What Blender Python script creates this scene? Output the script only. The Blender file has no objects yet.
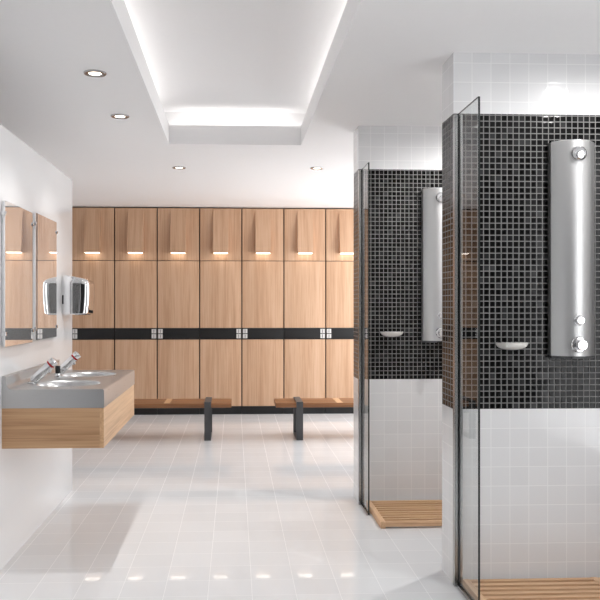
import bpy, bmesh, math
from mathutils import Vector, Matrix

SC = bpy.context.scene
COL = SC.collection
PI = math.pi

def lin(r, g, b):
    def c(v):
        v /= 255.0
        return v / 12.92 if v <= 0.04045 else ((v + 0.055) / 1.055) ** 2.4
    return (c(r), c(g), c(b), 1.0)

# ------------------------------------------------------------------ materials
class NT:
    def __init__(self, name):
        self.m = bpy.data.materials.new(name)
        self.m.use_nodes = True
        self.t = self.m.node_tree
        self.b = self.t.nodes.get('Principled BSDF')
        self.out = self.t.nodes.get('Material Output')
    def n(self, kind, **kw):
        nd = self.t.nodes.new(kind)
        for k, v in kw.items():
            setattr(nd, k, v)
        return nd
    def put(self, sock, v):
        if isinstance(v, bpy.types.NodeSocket):
            self.t.links.new(v, sock)
        else:
            sock.default_value = v
    def math(self, op, a, b=None, c=None):
        nd = self.n('ShaderNodeMath', operation=op)
        self.put(nd.inputs[0], a)
        if b is not None:
            self.put(nd.inputs[1], b)
        if c is not None:
            self.put(nd.inputs[2], c)
        return nd.outputs[0]
    def mix(self, f, a, b):
        nd = self.n('ShaderNodeMix', data_type='RGBA')
        self.put(nd.inputs[0], f); self.put(nd.inputs[6], a); self.put(nd.inputs[7], b)
        return nd.outputs[2]
    def mixf(self, f, a, b):
        nd = self.n('ShaderNodeMix', data_type='FLOAT')
        self.put(nd.inputs[0], f); self.put(nd.inputs[2], a); self.put(nd.inputs[3], b)
        return nd.outputs[0]
    def obj_xyz(self):
        tc = self.n('ShaderNodeTexCoord')
        sp = self.n('ShaderNodeSeparateXYZ')
        self.t.links.new(tc.outputs['Object'], sp.inputs[0])
        return tc.outputs['Object'], sp.outputs[0], sp.outputs[1], sp.outputs[2]
    def set(self, **kw):
        for k, v in kw.items():
            self.put(self.b.inputs[k.replace('_', ' ')], v)
        return self

def plain(name, col, rough=0.5, metal=0.0, ior=1.45, speck=0.0, **kw):
    t = NT(name)
    t.set(Base_Color=col, Roughness=rough, Metallic=metal, IOR=ior, **kw)
    if speck:
        co, x, y, z = t.obj_xyz()
        nz = t.n('ShaderNodeTexNoise'); nz.inputs['Scale'].default_value = 35; nz.inputs['Detail'].default_value = 3
        t.t.links.new(co, nz.inputs['Vector'])
        dark = tuple(c * (1 - speck) for c in col[:3]) + (1,)
        t.set(Base_Color=t.mix(nz.outputs[0], dark, col))
    return t.m

def emit(name, col, strength):
    t = NT(name)
    t.set(Base_Color=(0.8, 0.8, 0.8, 1), Emission_Color=col, Emission_Strength=strength)
    return t.m

def brushed(name, col, rough, axis):
    """metal with a fine brushed grain along an axis"""
    t = NT(name)
    tc = t.n('ShaderNodeTexCoord'); mp = t.n('ShaderNodeMapping')
    sc = [260, 260, 260]; sc[axis] = 3
    mp.inputs['Scale'].default_value = sc
    t.t.links.new(tc.outputs['Object'], mp.inputs[0])
    nz = t.n('ShaderNodeTexNoise'); nz.inputs['Scale'].default_value = 1; nz.inputs['Detail'].default_value = 2
    t.t.links.new(mp.outputs[0], nz.inputs['Vector'])
    t.set(Base_Color=col, Metallic=1.0, Roughness=t.mixf(nz.outputs[0], rough - 0.02, rough + 0.03))
    return t.m

def wood(name, dark, mid, light, axis, rough=0.45, stretch=0.05, scale=14.0, flat=None):
    """planks of oak: long streaks and pores along one axis"""
    t = NT(name)
    tc = t.n('ShaderNodeTexCoord'); oi = t.n('ShaderNodeObjectInfo')
    ad = t.n('ShaderNodeVectorMath', operation='ADD')
    t.t.links.new(tc.outputs['Object'], ad.inputs[0])
    cb = t.n('ShaderNodeCombineXYZ')
    r = t.math('MULTIPLY', oi.outputs['Random'], 37.0)
    for i in range(3):
        t.t.links.new(r, cb.inputs[i])
    t.t.links.new(cb.outputs[0], ad.inputs[1])
    def grain(sc, st, det):
        mp = t.n('ShaderNodeMapping')
        v = [sc, sc, sc]; v[axis] = sc * st
        if flat is not None:
            v[flat] = 0.0                                           # veneer: the grain follows the sloping face
        mp.inputs['Scale'].default_value = v
        t.t.links.new(ad.outputs[0], mp.inputs[0])
        nz = t.n('ShaderNodeTexNoise'); nz.inputs['Scale'].default_value = 1
        nz.inputs['Detail'].default_value = det; nz.inputs['Roughness'].default_value = 0.6
        nz.inputs['Distortion'].default_value = 0.4
        t.t.links.new(mp.outputs[0], nz.inputs['Vector'])
        return nz.outputs[0]
    g1 = grain(scale, stretch, 5)
    g2 = grain(scale * 8, stretch * 0.35, 3)
    cr = t.n('ShaderNodeValToRGB')
    t.t.links.new(t.math('ADD', t.math('MULTIPLY', g1, 0.5), t.math('MULTIPLY', g2, 0.5)), cr.inputs[0])
    e = cr.color_ramp.elements
    e[0].position = 0.36; e[0].color = dark
    e[1].position = 0.64; e[1].color = light
    k = e.new(0.5); k.color = mid
    tone = t.mix(t.math('MULTIPLY', oi.outputs['Random'], 0.18), cr.outputs[0], dark)
    bp = t.n('ShaderNodeBump'); bp.inputs['Strength'].default_value = 0.12; bp.inputs['Distance'].default_value = 0.002
    t.t.links.new(g2, bp.inputs['Height'])
    t.set(Base_Color=tone, Roughness=rough, Normal=bp.outputs[0])
    return t.m

def tiles(name, pu, pv, u0, v0, grout, tile_cols, grout_col, rough, axes, kside=1.0, bump=0.25, ior=1.45, tilt=0.0, grout_rough=0.6):
    """square tiles; axes 'xz' for walls (side faces run on along y), 'xy' for floors"""
    t = NT(name)
    co, x, y, z = t.obj_xyz()
    if axes == 'xz':
        h = t.math('ADD', x, t.math('MULTIPLY', y, kside)); v = z
    elif axes == 'yz':
        h = y; v = z
    else:
        h = x; v = y
    u = t.math('DIVIDE', t.math('SUBTRACT', h, u0), pu)
    w = t.math('DIVIDE', t.math('SUBTRACT', v, v0), pv)
    def edge(a, p):
        f = t.math('FRACT', a)
        d = t.math('ABSOLUTE', t.math('SUBTRACT', f, 0.5))
        return t.math('MULTIPLY', t.math('SUBTRACT', 0.5, d), p)      # distance to the joint
    d = t.math('MINIMUM', edge(u, pu), edge(w, pv))
    mk = t.n('ShaderNodeMapRange'); mk.interpolation_type = 'SMOOTHSTEP'
    t.put(mk.inputs[0], d); mk.inputs[1].default_value = grout * 0.35; mk.inputs[2].default_value = grout * 0.65
    mask = mk.outputs[0]
    cb = t.n('ShaderNodeCombineXYZ')
    t.put(cb.inputs[0], t.math('FLOOR', u)); t.put(cb.inputs[1], t.math('FLOOR', w))
    wn = t.n('ShaderNodeTexWhiteNoise', noise_dimensions='2D')
    t.put(wn.inputs['Vector'], cb.outputs[0])
    cr = t.n('ShaderNodeValToRGB'); e = cr.color_ramp.elements
    t.put(cr.inputs[0], wn.outputs['Value'])
    e[0].position = tile_cols[0][0]; e[0].color = tile_cols[0][1]
    e[1].position = tile_cols[-1][0]; e[1].color = tile_cols[-1][1]
    for p, c in tile_cols[1:-1]:
        k = e.new(p); k.color = c
    t.set(Base_Color=t.mix(mask, grout_col, cr.outputs[0]), IOR=ior,
          Roughness=t.mixf(mask, grout_rough, rough))
    mr = t.n('ShaderNodeMapRange'); mr.interpolation_type = 'SMOOTHSTEP'
    t.put(mr.inputs[0], d); mr.inputs[1].default_value = grout * 0.3; mr.inputs[2].default_value = grout * 1.4
    bp = t.n('ShaderNodeBump'); bp.inputs['Strength'].default_value = bump; bp.inputs['Distance'].default_value = 0.002
    t.put(bp.inputs['Height'], mr.outputs[0])
    if tilt:
        ge = t.n('ShaderNodeNewGeometry')
        s1 = t.n('ShaderNodeVectorMath', operation='SUBTRACT')
        t.put(s1.inputs[0], wn.outputs['Color']); s1.inputs[1].default_value = (0.5, 0.5, 0.5)
        s2 = t.n('ShaderNodeVectorMath', operation='SCALE'); t.put(s2.inputs[0], s1.outputs[0]); s2.inputs['Scale'].default_value = tilt
        s3 = t.n('ShaderNodeVectorMath', operation='ADD'); t.put(s3.inputs[0], ge.outputs['Normal']); t.put(s3.inputs[1], s2.outputs[0])
        s4 = t.n('ShaderNodeVectorMath', operation='NORMALIZE'); t.put(s4.inputs[0], s3.outputs[0])
        t.put(bp.inputs['Normal'], s4.outputs[0])
    t.set(Normal=bp.outputs[0])
    return t.m

def clear_glass(name, tint):
    t = NT(name)
    t.t.nodes.remove(t.b)
    tr = t.n('ShaderNodeBsdfTransparent'); tr.inputs[0].default_value = tint
    gl = t.n('ShaderNodeBsdfGlossy'); gl.inputs['Roughness'].default_value = 0.0
    lw = t.n('ShaderNodeLayerWeight'); lw.inputs['Blend'].default_value = 0.5
    ge = t.n('ShaderNodeNewGeometry')
    sch = t.math('MULTIPLY_ADD', t.math('POWER', lw.outputs['Facing'], 5.0), 0.92, 0.05)
    front = t.math('SUBTRACT', 1.0, ge.outputs['Backfacing'])       # reflect once, on the outer face
    mx = t.n('ShaderNodeMixShader')
    t.put(mx.inputs[0], t.math('MULTIPLY', sch, front)); t.put(mx.inputs[1], tr.outputs[0]); t.put(mx.inputs[2], gl.outputs[0])
    t.put(t.out.inputs[0], mx.outputs[0])
    return t.m

M = {}
M['plaster'] = plain('white_plaster', lin(236, 235, 235), 0.6, speck=0.02)
M['rear'] = plain('darkened_rear_wall', lin(74, 73, 72), 0.6, speck=0.05)  # dark tone chosen to darken reflections and cut fill light
M['channel'] = plain('dark_brushed_channel', (0.46, 0.46, 0.46, 1), 0.25, 1.0)
M['ceiling'] = plain('ceiling_paint', lin(246, 245, 245), 0.7, speck=0.02)
M['gloss_wall'] = plain('glossy_white_panel', lin(236, 236, 237), 0.10, ior=1.4)
M['floor'] = tiles('polished_floor_tile', 0.2, 0.2, -0.12, 3.48, 0.0026,
                   [(0, lin(222, 223, 225)), (1, lin(227, 228, 230))], lin(236, 236, 237), 0.035, 'xy', bump=0.04, ior=1.22, grout_rough=0.3)
M['white_tile'] = tiles('white_square_tile', 0.0905, 0.0905, 1.207 + 3.577, 0.822, 0.0036,
                        [(0, lin(228, 228, 229)), (1, lin(232, 232, 233))], lin(243, 243, 243), 0.10, 'xz', bump=0.05, grout_rough=0.2)
M['mosaic'] = tiles('black_glass_mosaic', 0.02825, 0.02825, 1.030 + 0.62 * 3.577, 0.8225, 0.0044,
                    [(0, lin(5, 5, 6)), (0.62, lin(9, 9, 10)), (0.84, lin(24, 24, 25)), (1, lin(52, 52, 53))],
                    lin(128, 127, 126), 0.12, 'xz', kside=0.62, bump=0.15, ior=1.25, tilt=0.03)
M['oak_v'] = wood('pale_oak_upright', lin(180, 140, 108), lin(200, 162, 131), lin(210, 175, 146), 2)
M['oak_hood'] = wood('pale_oak_veneer', lin(180, 140, 108), lin(200, 162, 131), lin(210, 175, 146), 2, flat=1)
M['oak_x_shaded'] = wood('oak_across_shaded', lin(164, 124, 88), lin(190, 150, 112), lin(206, 168, 130), 0)  # darker copy for the counter ends, their shade put into the colour
M['oak_y_lit'] = wood('oak_along_lit', lin(180, 140, 102), lin(204, 164, 124), lin(218, 180, 140), 1)  # lighter copy for the counter front, the light on it put into the colour
M['teak'] = wood('brown_bench_wood', lin(112, 72, 42), lin(144, 97, 60), lin(166, 116, 76), 0)
M['teak_light'] = wood('light_bench_batten', lin(196, 150, 108), lin(214, 172, 130), lin(226, 188, 148), 1)
M['duck_x'] = wood('duckboard_slat_wood', lin(194, 150, 112), lin(216, 176, 138), lin(230, 194, 158), 0, rough=0.55)
M['duck_y'] = wood('duckboard_rail_wood', lin(194, 150, 112), lin(216, 176, 138), lin(230, 194, 158), 1, rough=0.55)
M['black'] = plain('black_laminate', lin(27, 27, 28), 0.4)
M['gap'] = plain('dark_carcass', lin(46, 33, 24), 0.7)
M['dark_steel'] = plain('anthracite_powder_coat', lin(78, 78, 80), 0.45, speck=0.08)
M['chrome'] = plain('polished_chrome', (0.76, 0.76, 0.77, 1), 0.04, 1.0)
M['satin'] = plain('satin_chrome', (0.72, 0.72, 0.73, 1), 0.22, 1.0)
M['steel_top'] = brushed('brushed_steel_counter', (0.53, 0.53, 0.53, 1), 0.28, 1)
M['steel_panel'] = brushed('brushed_steel_shower_panel', (0.62, 0.62, 0.62, 1), 0.43, 2)
M['mirror'] = plain('mirror_silver', (0.90, 0.90, 0.90, 1), 0.0, 0.85)
M['lock'] = plain('light_grey_lock_plate', lin(214, 212, 210), 0.25)
M['red'] = plain('red_ring', lin(190, 24, 30), 0.35)
M['rubber'] = plain('black_plastic', lin(20, 20, 21), 0.3)
M['ceramic'] = plain('white_ceramic', lin(238, 236, 232), 0.15)
M['glass'] = clear_glass('clear_glass', (0.93, 0.94, 0.935, 1))
M['glass_edge'] = plain('dark_glass_edge', lin(52, 56, 56), 0.15)
M['lens'] = emit('warm_lens', (1.0, 0.90, 0.76, 1), 6.0)
M['strip'] = emit('warm_light_strip', (1.0, 0.90, 0.76, 1), 4.0)
M['frame_white'] = plain('white_added_window_frame', lin(230, 230, 230), 0.4)

# ------------------------------------------------------------------ mesh helpers
def box(bm, x0, x1, y0, y1, z0, z1, mi=0):
    v = [bm.verts.new(p) for p in ((x0, y0, z0), (x1, y0, z0), (x1, y1, z0), (x0, y1, z0),
                                   (x0, y0, z1), (x1, y0, z1), (x1, y1, z1), (x0, y1, z1))]
    fs = []
    for idx in ((0, 3, 2, 1), (4, 5, 6, 7), (0, 1, 5, 4), (1, 2, 6, 5), (2, 3, 7, 6), (3, 0, 4, 7)):
        f = bm.faces.new([v[i] for i in idx]); f.material_index = mi; fs.append(f)
    return fs                                                    # bottom, top, front(-y), right(+x), back, left

def bevel(bm, w, seg=2):
    bmesh.ops.bevel(bm, geom=list(bm.edges), offset=w, segments=seg, profile=0.7, affect='EDGES', clamp_overlap=True)

def bbox(x0, x1, y0, y1, z0, z1, w=0.0, seg=2):
    bm = bmesh.new(); box(bm, x0, x1, y0, y1, z0, z1)
    if w:
        bevel(bm, w, seg)
    return bm

def prism(bm, pts, axis, a0, a1, mi=0):
    """closed 2D outline swept along an axis: axis 0 -> pts are (y,z), 1 -> (x,z), 2 -> (x,y)"""
    def P(p, a):
        return [(a, p[0], p[1]), (p[0], a, p[1]), (p[0], p[1], a)][axis]
    A = [bm.verts.new(P(p, a0)) for p in pts]; B = [bm.verts.new(P(p, a1)) for p in pts]
    n = len(pts)
    for i in range(n):
        f = bm.faces.new((A[i], A[(i + 1) % n], B[(i + 1) % n], B[i])); f.material_index = mi
    bm.faces.new(A[::-1]).material_index = mi; bm.faces.new(B).material_index = mi

def lathe(bm, prof, mat=Matrix(), n=32, mi=0):
    """prof: (radius, height) from bottom to top around local z"""
    rings = []
    for r, h in prof:
        if r < 1e-6:
            rings.append([bm.verts.new(mat @ Vector((0, 0, h)))])
        else:
            rings.append([bm.verts.new(mat @ Vector((r * math.cos(2 * PI * i / n), r * math.sin(2 * PI * i / n), h))) for i in range(n)])
    for a, b in zip(rings, rings[1:]):
        for i in range(n):
            j = (i + 1) % n
            if len(a) == 1 and len(b) == 1:
                continue
            if len(a) == 1:
                f = bm.faces.new((a[0], b[j], b[i]))
            elif len(b) == 1:
                f = bm.faces.new((a[i], a[j], b[0]))
            else:
                f = bm.faces.new((a[i], a[j], b[j], b[i]))
            f.material_index = mi

def frame_to(o, d):
    """matrix with local z along d at origin o"""
    return Matrix.Translation(Vector(o)) @ Vector(d).to_track_quat('Z', 'Y').to_matrix().to_4x4()

def obj(name, bm, mats, parent=None, smooth=30):
    bmesh.ops.remove_doubles(bm, verts=bm.verts, dist=1e-6)
    bmesh.ops.recalc_face_normals(bm, faces=bm.faces)
    me = bpy.data.meshes.new(name)
    bm.to_mesh(me); bm.free()
    for m in (mats if isinstance(mats, (list, tuple)) else [mats]):
        me.materials.append(m)
    if smooth:
        for p in me.polygons:
            p.use_smooth = True
        me.set_sharp_from_angle(angle=math.radians(smooth))
    o = bpy.data.objects.new(name, me); COL.objects.link(o)
    if parent:
        o.parent = parent
    return o

def thing(name, label, cat, loc=(0, 0, 0), group=None):
    o = bpy.data.objects.new(name, None); COL.objects.link(o)
    o.empty_display_size = 0.05; o.location = loc
    o['label'] = label; o['category'] = cat
    if group:
        o['group'] = group
    return o

def tag(o, label, cat, group=None):
    o['label'] = label; o['category'] = cat
    if group:
        o['group'] = group
    return o

def struct(name, bm, mats, label, smooth=0):
    o = obj(name, bm, mats, None, smooth)
    o['kind'] = 'structure'; o['label'] = label; o['category'] = name.split('_')[0]
    return o

def dup(root, loc, label):
    r = root.copy(); COL.objects.link(r); r.location = loc; r['label'] = label
    for ch in list(root.children):
        c = ch.copy(); COL.objects.link(c); c.parent = r
        for g in list(ch.children):
            d = g.copy(); COL.objects.link(d); d.parent = c
    return r

def lamp(kind, name, loc, energy, col=(1, 1, 1), rot=(0, 0, 0), **kw):
    d = bpy.data.lights.new(name, kind); d.energy = energy; d.color = col
    for k, v in kw.items():
        setattr(d, k, v)
    o = bpy.data.objects.new(name, d); COL.objects.link(o)
    o.location = loc; o.rotation_euler = rot
    return o

# ------------------------------------------------------------------ the room
XL, XR, YR, YB, ZC = -2.60, 2.36, -2.50, 9.80, 2.50
RX0, RX1, RY0, RY1 = -0.481, 0.492, -1.60, 5.69                # ceiling recess
LIP, CV, ZT = 2.64, 0.22, 2.79

struct('floor', bbox(XL - 0.1, XR + 0.1, YR - 0.1, YB + 0.1, -0.10, 0.0), M['floor'], 'polished pale grey square floor tiles')

bm = bmesh.new()
box(bm, XL - 0.1, RX0, YR - 0.1, YB + 0.1, ZC, LIP)
box(bm, RX1, XR + 0.1, YR - 0.1, YB + 0.1, ZC, LIP)
box(bm, RX0, RX1, YR - 0.1, RY0, ZC, LIP)
box(bm, RX0, RX1, RY1, YB + 0.1, ZC, LIP)
box(bm, RX0 - CV - 0.05, RX0 - CV, RY0 - CV, RY1 + CV, LIP, ZT)
box(bm, RX1 + CV, RX1 + CV + 0.05, RY0 - CV, RY1 + CV, LIP, ZT)
box(bm, RX0 - CV, RX1 + CV, RY1 + CV, RY1 + CV + 0.05, LIP, ZT)
box(bm, RX0 - CV, RX1 + CV, RY0 - CV - 0.05, RY0 - CV, LIP, ZT)
box(bm, RX0 - CV - 0.05, RX1 + CV + 0.05, RY0 - CV - 0.05, RY1 + CV + 0.05, ZT, ZT + 0.06)
struct('ceiling', bm, M['ceiling'], 'white ceiling with a long backlit rectangular recess')

struct('wall_left', bbox(-1.29, -1.153, YR, 5.535, 0, 2.206, 0.003), M['gloss_wall'], 'low glossy white wall carrying the mirrors and washbasins', 30)
struct('wall_outer', bbox(XL - 0.1, XL, YR - 0.1, YB + 0.1, 0, ZC), M['plaster'], 'plain white outer wall')
struct('wall_back', bbox(XL, XR, YB, YB + 0.1, 0, ZC), M['plaster'], 'plain white wall behind the lockers')

# right wall with two unseen openings added to let daylight in, one beside the lockers and one in the front bay
WZ0, WZ1 = 0.30, 2.42
WIN = [(6.55, 9.22), (1.25, 2.35)]  # both out of view, added as a source for the daylight
bm = bmesh.new()
ys = [YR - 0.1] + [v for w_ in sorted(WIN) for v in w_] + [YB + 0.1]
for y0, y1 in zip(ys[0::2], ys[1::2]):
    box(bm, XR, XR + 0.1, y0, y1, 0, ZC)
for y0, y1 in WIN:
    box(bm, XR, XR + 0.1, y0, y1, 0, WZ0)
    box(bm, XR, XR + 0.1, y0, y1, WZ1, ZC)
struct('wall_right', bm, M['plaster'], 'white right wall with two added windows')
struct('wall_rear', bbox(XL, XR, YR - 0.1, YR, 0, ZC), M['rear'], 'plain rear wall, made dark grey to dim reflections')
for i, (y0, y1) in enumerate(WIN):  # frames of the added windows
    bm = bmesh.new()
    for y in (y0, (y0 + y1) / 2 - 0.025, y1 - 0.05):
        box(bm, XR + 0.02, XR + 0.07, y, y + 0.05, WZ0, WZ1)
    for z in (WZ0, WZ1 - 0.05):
        box(bm, XR + 0.02, XR + 0.07, y0, y1, z, z + 0.05)
    struct('window_%d' % (i + 1), bm, M['frame_white'], ('white frame of the added opening beside the lockers', 'white frame of the added opening in the front bay')[i])

# tiled shower partitions: white tile, black mosaic band, white tile
MZ0, MZ1 = 0.8225, 2.2125
def partition(name, x0, y0, y1, label):
    bm = bmesh.new()
    for z0, z1, mi in ((0, MZ0, 0), (MZ0, MZ1, 1), (MZ1, ZC, 0)):
        v = [bm.verts.new(p) for p in ((x0, y0, z0), (XR, y0, z0), (XR, y1, z0), (x0, y1, z0),
                                       (x0, y0, z1), (XR, y0, z1), (XR, y1, z1), (x0, y1, z1))]
        for idx, m in (((0, 1, 5, 4), mi), ((3, 0, 4, 7), mi), ((2, 3, 7, 6), 0)):
            bm.faces.new([v[i] for i in idx]).material_index = m
        if z0 == 0:
            bm.faces.new([v[i] for i in (0, 3, 2, 1)])
        if z1 == ZC:
            bm.faces.new([v[i] for i in (4, 5, 6, 7)])
    return struct(name, bm, [M['white_tile'], M['mosaic']], label)
NX, NY0, NY1 = 1.028, 3.577, 3.775
FX, FY0, FY1 = 0.818, 5.060, 5.265
partition('wall_near', NX, NY0, NY1, 'near shower partition with black mosaic band')
partition('wall_far', FX, FY0, FY1, 'far shower partition with black mosaic band')

# ------------------------------------------------------------------ lockers
LW, LY = 0.5085, 9.30
def make_locker(lock_left):
    t = thing('locker', '', 'locker', (0, 0, 0), 'oak locker towers along the back wall')
    g = 0.007
    obj('carcass', bbox(0.001, LW - 0.001, 0.024, 0.485, 0.0, 2.492), M['gap'], t, 0)
    obj('header_panel', bbox(g, LW - g, 0, 0.024, 1.856, 2.484, 0.002), M['oak_v'], t)
    obj('upper_door', bbox(g, LW - g, 0, 0.024, 1.044, 1.849, 0.002), M['oak_v'], t)
    obj('lock_rail', bbox(0.002, LW - 0.002, 0.003, 0.024, 0.907, 1.041, 0.0015), M['black'], t)
    obj('lower_door', bbox(g, LW - g, 0, 0.024, 0.100, 0.903, 0.002), M['oak_v'], t)
    obj('plinth', bbox(0.002, LW - 0.002, 0.012, 0.030, 0.0, 0.094), M['black'], t)
    # wedge shaped hood over the down light
    bm = bmesh.new(); prism(bm, [(0.0, 2.470), (-0.105, 1.945), (0.0, 1.945)], 0, 0.162, 0.346)
    h = obj('light_hood', bm, M['oak_hood'], t, 0)
    obj('light_strip', bbox(0.172, 0.336, -0.090, -0.012, 1.938, 1.9455), M['strip'], h, 0)
    for z in (0.979, 0.918):
        x0 = 0.012 if lock_left else LW - 0.012 - 0.054
        bm = bmesh.new()
        box(bm, x0, x0 + 0.054, -0.006, 0.004, z, z + 0.052)
        bevel(bm, 0.003)
        k = obj('lock', bm, M['lock'], t)
        bm = bmesh.new()
        box(bm, x0 + 0.024, x0 + 0.030, -0.009, -0.005, z + 0.006, z + 0.046)
        obj('lock_lever', bm, M['dark_steel'], k)
    return t
lk_l = make_locker(True); lk_r = make_locker(False)
locker_labels = [
    'oak locker tower at the far left, partly hidden by the hand dryer',
    'second oak locker tower from the left, just right of the hand dryer',
    'third oak locker tower from the left, behind the left bench near its pale batten',
    'middle oak locker tower, fourth from the left, behind the leg of the left bench',
    'fifth oak locker tower from the left, behind the gap between the two benches',
    'sixth oak locker tower from the left, behind the leg of the right bench',
    'oak locker tower at the far right, cut off by the far tiled shower partition']
for i, lb in enumerate(locker_labels):
    x = -1.945 + i * LW
    if i == 0:
        lk_l.location = (x, LY, 0); lk_l['label'] = lb
    elif i == 1:
        lk_r.location = (x, LY, 0); lk_r['label'] = lb
    else:
        dup(lk_l if i % 2 == 0 else lk_r, (x, LY, 0), lb)

# ------------------------------------------------------------------ benches
def make_bench(label):
    t = thing('bench', label, 'bench', (0, 0, 0), 'slatted benches in front of the lockers')
    L = 1.89
    bm = bmesh.new()
    for k in range(4):
        y0 = 0.014 + k * 0.101
        b2 = bbox(0, L, y0, y0 + 0.094, 0.318, 0.360, 0.003)
        me = bpy.data.meshes.new('tmp'); b2.to_mesh(me); b2.free(); bm.from_mesh(me); bpy.data.meshes.remove(me)
    obj('seat', bm, M['teak'], t)
    for bx in (L / 3, 2 * L / 3):
        obj('seat_batten', bbox(bx - 0.03, bx + 0.03, 0.030, 0.400, 0.322, 0.3612), M['teak_light'], t)
    obj('rail', bbox(0.06, L - 0.06, 0.19, 0.23, 0.290, 0.318), M['dark_steel'], t)
    for x in (0.20, L - 0.20 - 0.064):
        bm = bmesh.new()
        x1 = x + 0.064; w = 0.013
        box(bm, x, x1, 0.0, w, 0.0, 0.374)
        box(bm, x, x1, 0.428 - w, 0.428, 0.0, 0.374)
        box(bm, x, x1, w, 0.428 - w, 0.0, 0.014)
        box(bm, x, x1, w, 0.428 - w, 0.361, 0.374)
        obj('leg', bm, M['dark_steel'], t, 0)
    return t
b = make_bench('dark slatted wooden bench on the left, its far end behind the washbasin counter')
b.location = (-0.029 - 1.89, 7.495, 0)
dup(b, (0.404, 7.477, 0), 'dark slatted wooden bench on the right, running behind the far shower partition')

# ------------------------------------------------------------------ washbasin counter
WX, FXB = -1.153, -0.650
CY0, CY1 = 3.872, 5.045
ZT_, ZA = 0.893, 0.800
t = thing('washbasin_counter', 'wall-hung double washbasin counter of brushed steel over an oak box on the white wall', 'washbasin', (WX, (CY0 + CY1) / 2, 0.0))
def unp(bm, o):
    bm.transform(Matrix.Translation(-Vector(o.location)))
    return bm
prof = [(WX, ZA), (WX, 0.960), (WX + 0.016, 0.960), (WX + 0.020, 0.956), (WX + 0.021, 0.925)]
for k in range(1, 7):
    a = k / 6 * PI / 2
    prof.append((WX + 0.021 + 0.030 * (1 - math.cos(a)), 0.925 - (0.925 - ZT_) * math.sin(a)))
XI = WX + 0.051
XO = FXB - 0.010
prof2 = [(XO, ZT_)]
for k in range(1, 6):
    a = k / 5 * PI / 2
    prof2.append((XO + 0.010 * math.sin(a), ZT_ - 0.010 * (1 - math.cos(a))))
prof2.append((FXB, ZA))
bm = bmesh.new()
def strip(bm, pts, y0, y1):
    A = [bm.verts.new((p[0], y0, p[1])) for p in pts]; B = [bm.verts.new((p[0], y1, p[1])) for p in pts]
    for i in range(len(pts) - 1):
        bm.faces.new((A[i], A[i + 1], B[i + 1], B[i]))
strip(bm, prof, CY0, CY1); strip(bm, prof2, CY0, CY1)
full = prof + prof2
for y in (CY0, CY1):
    bm.faces.new([bm.verts.new((p[0], y, p[1])) for p in full])
bm.faces.new([bm.verts.new(p) for p in ((WX, CY0, ZA), (FXB, CY0, ZA), (FXB, CY1, ZA), (WX, CY1, ZA))])
BXC, BR = -0.892, 0.166
bowl_y = [CY0 + 0.305, CY1 - 0.305]
ym = (CY0 + CY1) / 2
for by, (y0, y1) in zip(bowl_y, ((CY0, ym), (ym, CY1))):
    angs = [2 * PI * i / 64 for i in range(64)] + [math.atan2(yy - by, xx - BXC) % (2 * PI) for xx in (XI, XO) for yy in (y0, y1)]
    angs = sorted(angs)
    outer = []
    for a in angs:
        c, s = math.cos(a), math.sin(a); tt = 1e9
        if c > 1e-9: tt = min(tt, (XO - BXC) / c)
        if c < -1e-9: tt = min(tt, (XI - BXC) / c)
        if s > 1e-9: tt = min(tt, (y1 - by) / s)
        if s < -1e-9: tt = min(tt, (y0 - by) / s)
        outer.append(bm.verts.new((BXC + c * tt, by + s * tt, ZT_)))
    rings = [outer]
    for r, dz in ((BR + 0.010, 0.0), (BR + 0.004, 0.0012), (BR, 0.005), (BR - 0.006, 0.018), (BR * 0.93, 0.05), (BR * 0.80, 0.085),
                  (BR * 0.58, 0.108), (BR * 0.3, 0.118), (0.028, 0.121)):
        rings.append([bm.verts.new((BXC + r * math.cos(a), by + r * math.sin(a), ZT_ - dz)) for a in angs])
    n = len(angs)
    for A, B in zip(rings, rings[1:]):
        for i in range(n):
            j = (i + 1) % n
            bm.faces.new((A[i], A[j], B[j], B[i]))
    bm.faces.new(rings[-1])
top = obj('countertop', unp(bm, t), M['steel_top'], t, 35)
for by in bowl_y:
    bm = bmesh.new(); lathe(bm, [(0, 0.001), (0.026, 0.001), (0.027, 0.004), (0.020, 0.006), (0.016, 0.003), (0, 0.003)], Matrix.Translation((BXC, by, ZT_ - 0.121)), 24)
    obj('drain', unp(bm, t), M['chrome'], t)
IN = 0.002
obj('front_panel', unp(bbox(FXB - 0.022, FXB - IN, CY0 + IN, CY1 - IN, 0.600, ZA), t), M['oak_y_lit'], t, 0)
for y in (CY0 + IN, CY1 - IN - 0.020):
    obj('end_panel', unp(bbox(WX, FXB - 0.022, y, y + 0.020, 0.600, ZA), t), M['oak_x_shaded'], t, 0)
obj('bottom_panel', unp(bbox(WX, FXB - 0.022, CY0 + 0.022, CY1 - 0.022, 0.604, 0.622), t), M['oak_y_lit'], t, 0)

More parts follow.
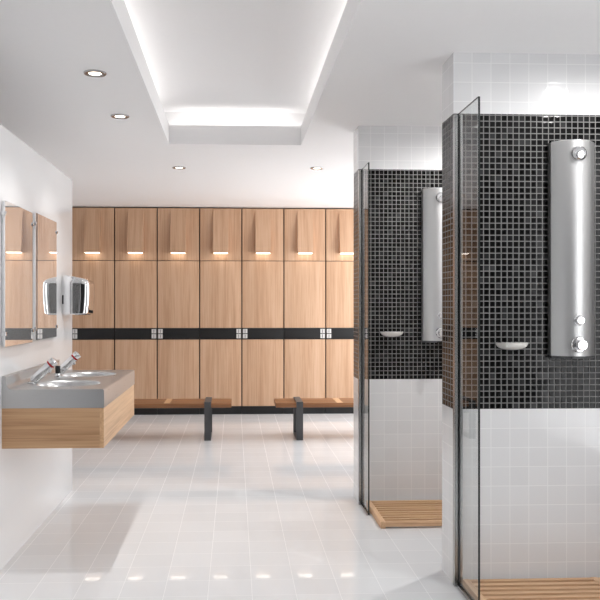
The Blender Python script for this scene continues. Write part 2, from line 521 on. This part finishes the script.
# taps: slanted push taps
def make_tap(label):
    t = thing('tap', label, 'tap', (0, 0, 0), 'slanted chrome basin taps')
    d = Vector((0.72, 0.0, 0.70)).normalized()
    bm = bmesh.new(); lathe(bm, [(0, 0), (0.027, 0), (0.027, 0.006), (0.022, 0.010), (0, 0.010)])
    obj('base', bm, M['chrome'], t)
    m = frame_to((0.008, 0, 0.016), d)
    bm = bmesh.new(); lathe(bm, [(0, -0.008), (0.0205, -0.008), (0.0235, 0.004), (0.0240, 0.118), (0.0215, 0.121), (0, 0.121)], m)
    obj('body', bm, M['chrome'], t)
    bm = bmesh.new(); lathe(bm, [(0, 0.119), (0.0238, 0.120), (0.0238, 0.127), (0, 0.128)], m)
    obj('indicator_ring', bm, M['red'], t)
    bm = bmesh.new(); lathe(bm, [(0, 0.1265), (0.0220, 0.1275), (0.0240, 0.131), (0.0240, 0.150), (0.0205, 0.156), (0.010, 0.158), (0, 0.1585)], m)
    obj('push_button', bm, M['chrome'], t)
    o2 = m @ Vector((0, 0, 0.098))
    nd = Vector((0.62, 0, -0.78)).normalized()
    bm = bmesh.new(); lathe(bm, [(0, 0), (0.010, 0), (0.0095, 0.030), (0.0075, 0.032), (0, 0.031)], frame_to(o2, nd), 20)
    obj('spout', bm, M['chrome'], t)
    return t
tp = make_tap('slanted chrome tap with red ring at the nearer basin')
tp.location = (-1.082, bowl_y[0], ZT_)
dup(tp, (-1.070, bowl_y[1], ZT_), 'slanted chrome tap with red ring at the farther basin, by the wall end')
t = thing('soap_dispenser', 'small black and chrome soap pump between the two slanted taps', 'soap dispenser', (-1.030, 4.545, ZT_))
bm = bmesh.new(); lathe(bm, [(0, 0), (0.020, 0), (0.020, 0.004), (0.012, 0.010), (0.010, 0.022), (0, 0.022)], n=24)
obj('collar', bm, M['chrome'], t)
bm = bmesh.new(); lathe(bm, [(0, 0.020), (0.0145, 0.022), (0.0155, 0.030), (0.0155, 0.060), (0.013, 0.066), (0, 0.067)], n=24)
obj('pump_head', bm, M['rubber'], t)
bm = bmesh.new(); lathe(bm, [(0, 0.0), (0.006, 0.0), (0.0055, 0.040), (0, 0.040)], frame_to((0.010, 0, 0.052), (1, 0, -0.25)), 16)
obj('nozzle', bm, M['chrome'], t)

# ------------------------------------------------------------------ mirrors
def make_mirror(label, y0, y1, z0, z1):
    t = thing('wall_mirror', label, 'mirror', (WX, (y0 + y1) / 2, z0), 'frameless mirrors above the washbasins')
    obj('mirror_glass', unp(bbox(WX + 0.013, WX + 0.019, y0, y1, z0, z1, 0.0015, 1), t), M['mirror'], t, 0)
    obj('backing', unp(bbox(WX + 0.001, WX + 0.013, y0 + 0.004, y1 - 0.004, z0 + 0.004, z1 - 0.004), t), M['satin'], t, 0)
    for y in (y0, y1):
        for z in (z0 + 0.055, z1 - 0.075):
            bm = bbox(WX + 0.001, WX + 0.025, y - 0.011, y + 0.011, z, z + 0.020, 0.003)
            obj('clip', unp(bm, t), M['satin'], t)
make_mirror('left frameless mirror, nearer one, above the near basin', 3.863, 4.383, 1.104, 1.832)
make_mirror('right frameless mirror beside the hand dryer', 4.449, 4.969, 1.112, 1.843)

# ------------------------------------------------------------------ hand dryer
t = thing('hand_dryer', 'polished chrome hand dryer on the end of the white wall', 'hand dryer', (WX, 5.352, 1.251))
bm = bmesh.new()
def dry_prot(z):       # how far it stands out at height z above its base
    pts = [(0, 0.160), (0.02, 0.165), (0.08, 0.171), (0.14, 0.174), (0.20, 0.174), (0.225, 0.168), (0.24, 0.145), (0.252, 0.095), (0.262, 0.040)]
    for (a, p), (b_, q) in zip(pts, pts[1:]):
        if z <= b_:
            return p + (q - p) * (z - a) / (b_ - a)
    return pts[-1][1]
rings = []
N = 48
zs = [0, 0.006, 0.02, 0.05, 0.08, 0.11, 0.14, 0.17, 0.20, 0.215, 0.225, 0.234, 0.242, 0.250, 0.257, 0.262]
for z in zs:
    p = dry_prot(z) - (0.008 if z == 0 else 0)
    hw = 0.143 - (0.006 if z == 0 else 0) - max(0, z - 0.22) * 0.35
    ring = []
    for i in range(N + 1):
        a = -PI / 2 + PI * i / N; a = a + 0.24 * math.sin(4 * a) * -1
        c, s = math.cos(a), math.sin(a)
        e = 2.0 / 8.0
        ring.append(bm.verts.new((0.0005 + p * abs(c) ** e, hw * math.copysign(abs(s) ** e, s), z)))
    rings.append(ring)
for A, B in zip(rings, rings[1:]):
    for i in range(N):
        bm.faces.new((A[i], A[i + 1], B[i + 1], B[i]))
    bm.faces.new((A[N], A[0], B[0], B[N]))
bm.faces.new(rings[0]); bm.faces.new(rings[-1])
obj('body', bm, M['chrome'], t, 40)
bm = bbox(0.07, 0.15, -0.07, 0.07, -0.004, 0.003, 0.002)
obj('air_outlet', bm, M['rubber'], t)
bm = bbox(0.0008, 0.010, -0.146, -0.139, 0.07, 0.13, 0.002)
obj('side_catch', bm, M['rubber'], t)

# ------------------------------------------------------------------ showers
def make_panel(label):
    """stainless shower column; base at its foot on the wall, front faces -y"""
    t = thing('shower_unit', label, 'shower', (0, 0, 0), 'steel shower panels on black mosaic')
    W, S, B, Hh = 0.104, 0.036, 0.098, 1.012
    prof = [(-W, 0.0), (-W, -S)]
    for i in range(1, 24):
        a = -1 + 2 * i / 24
        prof.append((W * a, -S - (B - S) * (1 - abs(a) ** 2.2)))
    prof += [(W, -S), (W, 0.0)]
    bm = bmesh.new(); prism(bm, prof, 2, 0.012, Hh - 0.004)
    obj('body', bm, M['steel_panel'], t, 25)
    cap = [(x * 0.985, y * 0.985) for x, y in prof]
    bm = bmesh.new(); prism(bm, cap, 2, Hh - 0.004, Hh)
    obj('top_cap', bm, M['satin'], t, 25)
    bm = bmesh.new(); prism(bm, cap, 2, 0.0, 0.012)
    bt = obj('bottom_cap', bm, M['dark_steel'], t, 25)
    obj('hose_slot', bbox(-0.030, 0.030, -0.0985, -0.06, 0.001, 0.010), M['rubber'], bt, 0)
    f = -B + 0.002
    def knob(name, z, prof, mat, parent=t, tiltz=0.0, n=36):
        bm = bmesh.new(); lathe(bm, prof, frame_to((0, f, z), (0, -1, tiltz)), n)
        return obj(name, bm, mat, parent)
    h = knob('shower_head', 0.946, [(0, -0.002), (0.036, -0.002), (0.037, 0.004), (0.034, 0.014), (0.027, 0.022), (0.027, 0.020), (0, 0.020)], M['chrome'])
    knob('spray_face', 0.944, [(0, 0.018), (0.019, 0.019), (0.020, 0.030), (0.016, 0.033), (0, 0.033)], M['chrome'], h, -0.25)
    knob('push_button', 0.178, [(0, -0.002), (0.024, -0.002), (0.024, 0.006), (0.020, 0.008), (0.019, 0.026), (0.016, 0.029), (0, 0.029)], M['chrome'])
    k = knob('temperature_knob', 0.066, [(0, -0.002), (0.036, -0.002), (0.037, 0.006), (0.033, 0.012), (0.027, 0.013), (0, 0.013)], M['chrome'])
    knob('knob_grip', 0.066, [(0, 0.010), (0.024, 0.012), (0.026, 0.018), (0.024, 0.044), (0.021, 0.047), (0, 0.047)], M['chrome'], k)
    return t
p = make_panel('whole stainless steel shower panel on the near mosaic wall')
p.location = (1.583, NY0, 1.064)
dup(p, (1.345, FY0, 1.068), 'stainless steel shower panel on the far mosaic wall, half hidden by the near partition')

def make_dish(label):
    t = thing('soap_dish', label, 'soap dish', (0, 0, 0), 'white soap dishes on black mosaic')
    bm = bmesh.new()
    W, D, Hh = 0.076, 0.085, 0.036
    n, mrows = 28, 8
    def shell(k, off):
        rows = []
        for j in range(mrows + 1):
            a = PI / 2 * j / mrows
            rr, zz = math.cos(a) ** 0.8, -Hh * math.sin(a)
            row = []
            for i in range(n + 1):
                b_ = PI * i / n
                row.append(bm.verts.new(((W - k) * rr * math.cos(b_), -(D - k) * rr * math.sin(b_), zz + off)))
            rows.append(row)
        return rows
    o_ = shell(0, 0); i_ = shell(0.006, 0.0)
    for row in i_:
        for v in row:
            v.co.z *= 0.8
    for R in (o_, i_):
        for A, B in zip(R, R[1:]):
            for i in range(n):
                if A is R[-2]:
                    pass
                try:
                    bm.faces.new((A[i], A[i + 1], B[i + 1], B[i]))
                except ValueError:
                    pass
    for i in range(n):
        bm.faces.new((o_[0][i], o_[0][i + 1], i_[0][i + 1], i_[0][i]))
    bmesh.ops.remove_doubles(bm, verts=bm.verts, dist=1e-5)
    bmesh.ops.dissolve_degenerate(bm, edges=bm.edges, dist=1e-5)
    # flat back against the wall
    be = [e for e in bm.edges if e.is_boundary]
    if be:
        bmesh.ops.holes_fill(bm, edges=be, sides=200)
    obj('bowl', bm, M['ceramic'], t, 40)
    bm = bmesh.new()
    for k in range(5):
        x = -0.044 + k * 0.022
        box(bm, x - 0.004, x + 0.004, -0.066, -0.004, -0.018, 0.0015)
    obj('ribs', bm, M['ceramic'], t, 0)
    return t
d = make_dish('white half-round soap dish on the near mosaic wall')
d.location = (1.303, NY0 - 0.001, 1.137)
dup(d, (1.040, FY0 - 0.001, 1.139), 'white half-round soap dish on the far mosaic wall')

# glass screens standing forward from the partition ends
def make_screen(label, x, y, depth, zt):
    t = thing('shower_screen', label, 'shower screen', (x, y, 0), 'frameless glass shower screens')
    bm = bmesh.new()
    fs = box(bm, 0.004, 0.013, -depth, -0.012, 0.006, zt)
    for k in (0, 1, 2, 4):
        fs[k].material_index = 1
    obj('glass_pane', bm, [M['glass'], M['glass_edge']], t, 0)
    bm = bmesh.new()
    prism(bm, [(-0.012, 0), (0.026, 0), (0.026, -0.030), (0.0145, -0.030), (0.0145, -0.008), (0.0025, -0.008), (0.0025, -0.030), (-0.012, -0.030)], 2, 0.0, zt - 0.004)
    obj('wall_channel', bm, M['channel'], t, 0)
    bm = bmesh.new()
    prism(bm, [(-0.004, 0.0), (0.020, 0.0), (0.020, 0.014), (0.0145, 0.014), (0.0145, 0.004), (0.0025, 0.004), (0.0025, 0.014), (-0.004, 0.014)], 1, -depth, -0.030)
    obj('floor_channel', bm, M['channel'], t, 0)
    bm = bmesh.new(); box(bm, 0.0028, 0.0038, -0.029, -0.013, 0.02, zt - 0.02); box(bm, 0.0131, 0.0142, -0.029, -0.013, 0.02, zt - 0.02)
    obj('seal', bm, M['rubber'], t, 0)
    return t
make_screen('narrow clear glass screen at the near shower partition', 1.037, NY0, 0.325, 2.205)
make_screen('narrow clear glass screen at the far shower partition', 0.829, FY0, 0.285, 2.205)

# duckboards
def make_duckboard(label, loc, W, D):
    t = thing('duckboard', label, 'duckboard', loc, 'slatted wooden shower duckboards')
    ht, rw = 0.040, 0.030
    for x in (0.0, W / 2 - rw / 2, W - rw):
        obj('rail', bbox(x, x + rw, 0.0, D, 0.0, ht, 0.003), M['duck_y'], t)
    n = 10
    for k in range(n):
        y0 = 0.004 + k * (D - 0.036) / (n - 1)
        for xa, xb in ((rw, W / 2 - rw / 2), (W / 2 + rw / 2, W - rw)):
            pass
        bm = bmesh.new()
        for xa, xb in ((rw + 0.0005, W / 2 - rw / 2 - 0.0005), (W / 2 + rw / 2 + 0.0005, W - rw - 0.0005)):
            box(bm, xa, xb, y0, y0 + 0.027, 0.010, ht - 0.001)
        obj('slat', bm, M['duck_x'], t, 0)
    return t
make_duckboard('slatted wooden duckboard on the near shower floor behind the glass', (1.058, 3.030, 0), 1.24, 0.505)
make_duckboard('slatted wooden duckboard on the far shower floor', (0.858, 4.487, 0), 1.24, 0.505)

# ------------------------------------------------------------------ lights
def make_downlight(label):
    t = thing('downlight', label, 'downlight', (0, 0, ZC), 'recessed ceiling downlights')
    bm = bmesh.new()
    lathe(bm, [(0.030, -0.0005), (0.033, -0.004), (0.040, -0.007), (0.054, -0.0065), (0.058, -0.003), (0.058, 0.0)], n=40)
    obj('trim_ring', bm, M['channel'], t)
    bm = bmesh.new(); lathe(bm, [(0, -0.003), (0.031, -0.003), (0.031, -0.0002), (0, -0.0002)], n=32)
    obj('lens', bm, M['lens'], t, 0)
    return t
DL = [((-0.713, 3.974), 'recessed downlight on the left, nearest the camera, left of the ceiling recess', 44),
      ((-0.718, 4.867), 'recessed downlight on the left, second from the camera, left of the ceiling recess', 44),
      ((-0.477, 6.654), 'recessed downlight beyond the recess, before the third locker', 3),
      ((0.712, 6.626), 'recessed downlight beyond the recess, before the sixth locker', 14),
      ((1.772, 2.940), 'recessed downlight over the near shower, seen as a glint on its white tiles', 28),
      ((1.772, 4.420), 'recessed downlight over the far shower, hidden by the near partition', 60)]
d0 = make_downlight(DL[0][1])
for i, ((x, y), lb, e) in enumerate(DL):
    if i == 0:
        d0.location = (x, y, ZC)
    else:
        dup(d0, (x, y, ZC), lb)
    wide = 'shower' in lb
    lamp('SPOT', 'downlight_beam', (x, y, ZC - 0.012), e, (1, 0.985, 0.965), spot_size=math.radians(178 if wide else 96), spot_blend=0.5 if wide else 1.0, shadow_soft_size=0.02)

# cove strips hidden on the ledge of the ceiling recess
ly, lx = RY1 - RY0, RX1 - RX0
CE = 5.2
ymid = (RY0 + RY1) / 2
xmid = (RX0 + RX1) / 2
for x, ang in ((RX0 - 0.14, 1), (RX1 + 0.14, -1)):
    lamp('AREA', 'cove_strip', (x, ymid, LIP + 0.012), CE, (1, 0.985, 0.97), (PI, ang * math.radians(-35), 0), shape='RECTANGLE', size=0.05, size_y=ly)
lamp('AREA', 'cove_strip', (xmid, RY1 + 0.14, LIP + 0.012), CE * lx / ly * 0.8, (1, 0.985, 0.97), (PI - math.radians(35), 0, 0), shape='RECTANGLE', size=lx, size_y=0.05)

# daylight let in through the two added windows
w = bpy.data.worlds.new('daylight'); SC.world = w; w.use_nodes = True
bg = w.node_tree.nodes['Background']
bg.inputs[0].default_value = (0.97, 0.985, 1.0, 1); bg.inputs[1].default_value = 5.6
def portal(name, loc, rot, sx, sy):
    o = lamp('AREA', name, loc, 1.0, (1, 1, 1), rot, shape='RECTANGLE', size=sx, size_y=sy)
    o.data.cycles.is_portal = True
for y0, y1 in WIN:
    portal('window_portal', (XR + 0.09, (y0 + y1) / 2, (WZ0 + WZ1) / 2), (0, PI / 2, 0), WZ1 - WZ0, y1 - y0)

# ------------------------------------------------------------------ camera
cam = bpy.data.cameras.new('camera'); co = bpy.data.objects.new('camera', cam); COL.objects.link(co)
co.location = (0, 0, 1.308)
co.rotation_euler = (PI / 2, 0, -math.radians(2.5))
cam.sensor_width = 36; cam.sensor_fit = 'HORIZONTAL'
cam.lens = 770.0 / 600 * 36
cam.shift_x = (300 - 268.12) / 600
cam.shift_y = 6.0 / 600
SC.camera = co

SC.view_settings.view_transform = 'Standard'
SC.view_settings.look = 'None'
SC.view_settings.gamma = 1.0
SC.view_settings.use_curve_mapping = False
SC.view_settings.exposure = 0.06
SC.cycles.max_bounces = 12
SC.cycles.diffuse_bounces = 6
SC.cycles.glossy_bounces = 6
SC.cycles.transparent_max_bounces = 12
SC.cycles.caustics_reflective = False
SC.cycles.caustics_refractive = False
SC.cycles.sample_clamp_indirect = 6.0
SC.cycles.use_denoising = True
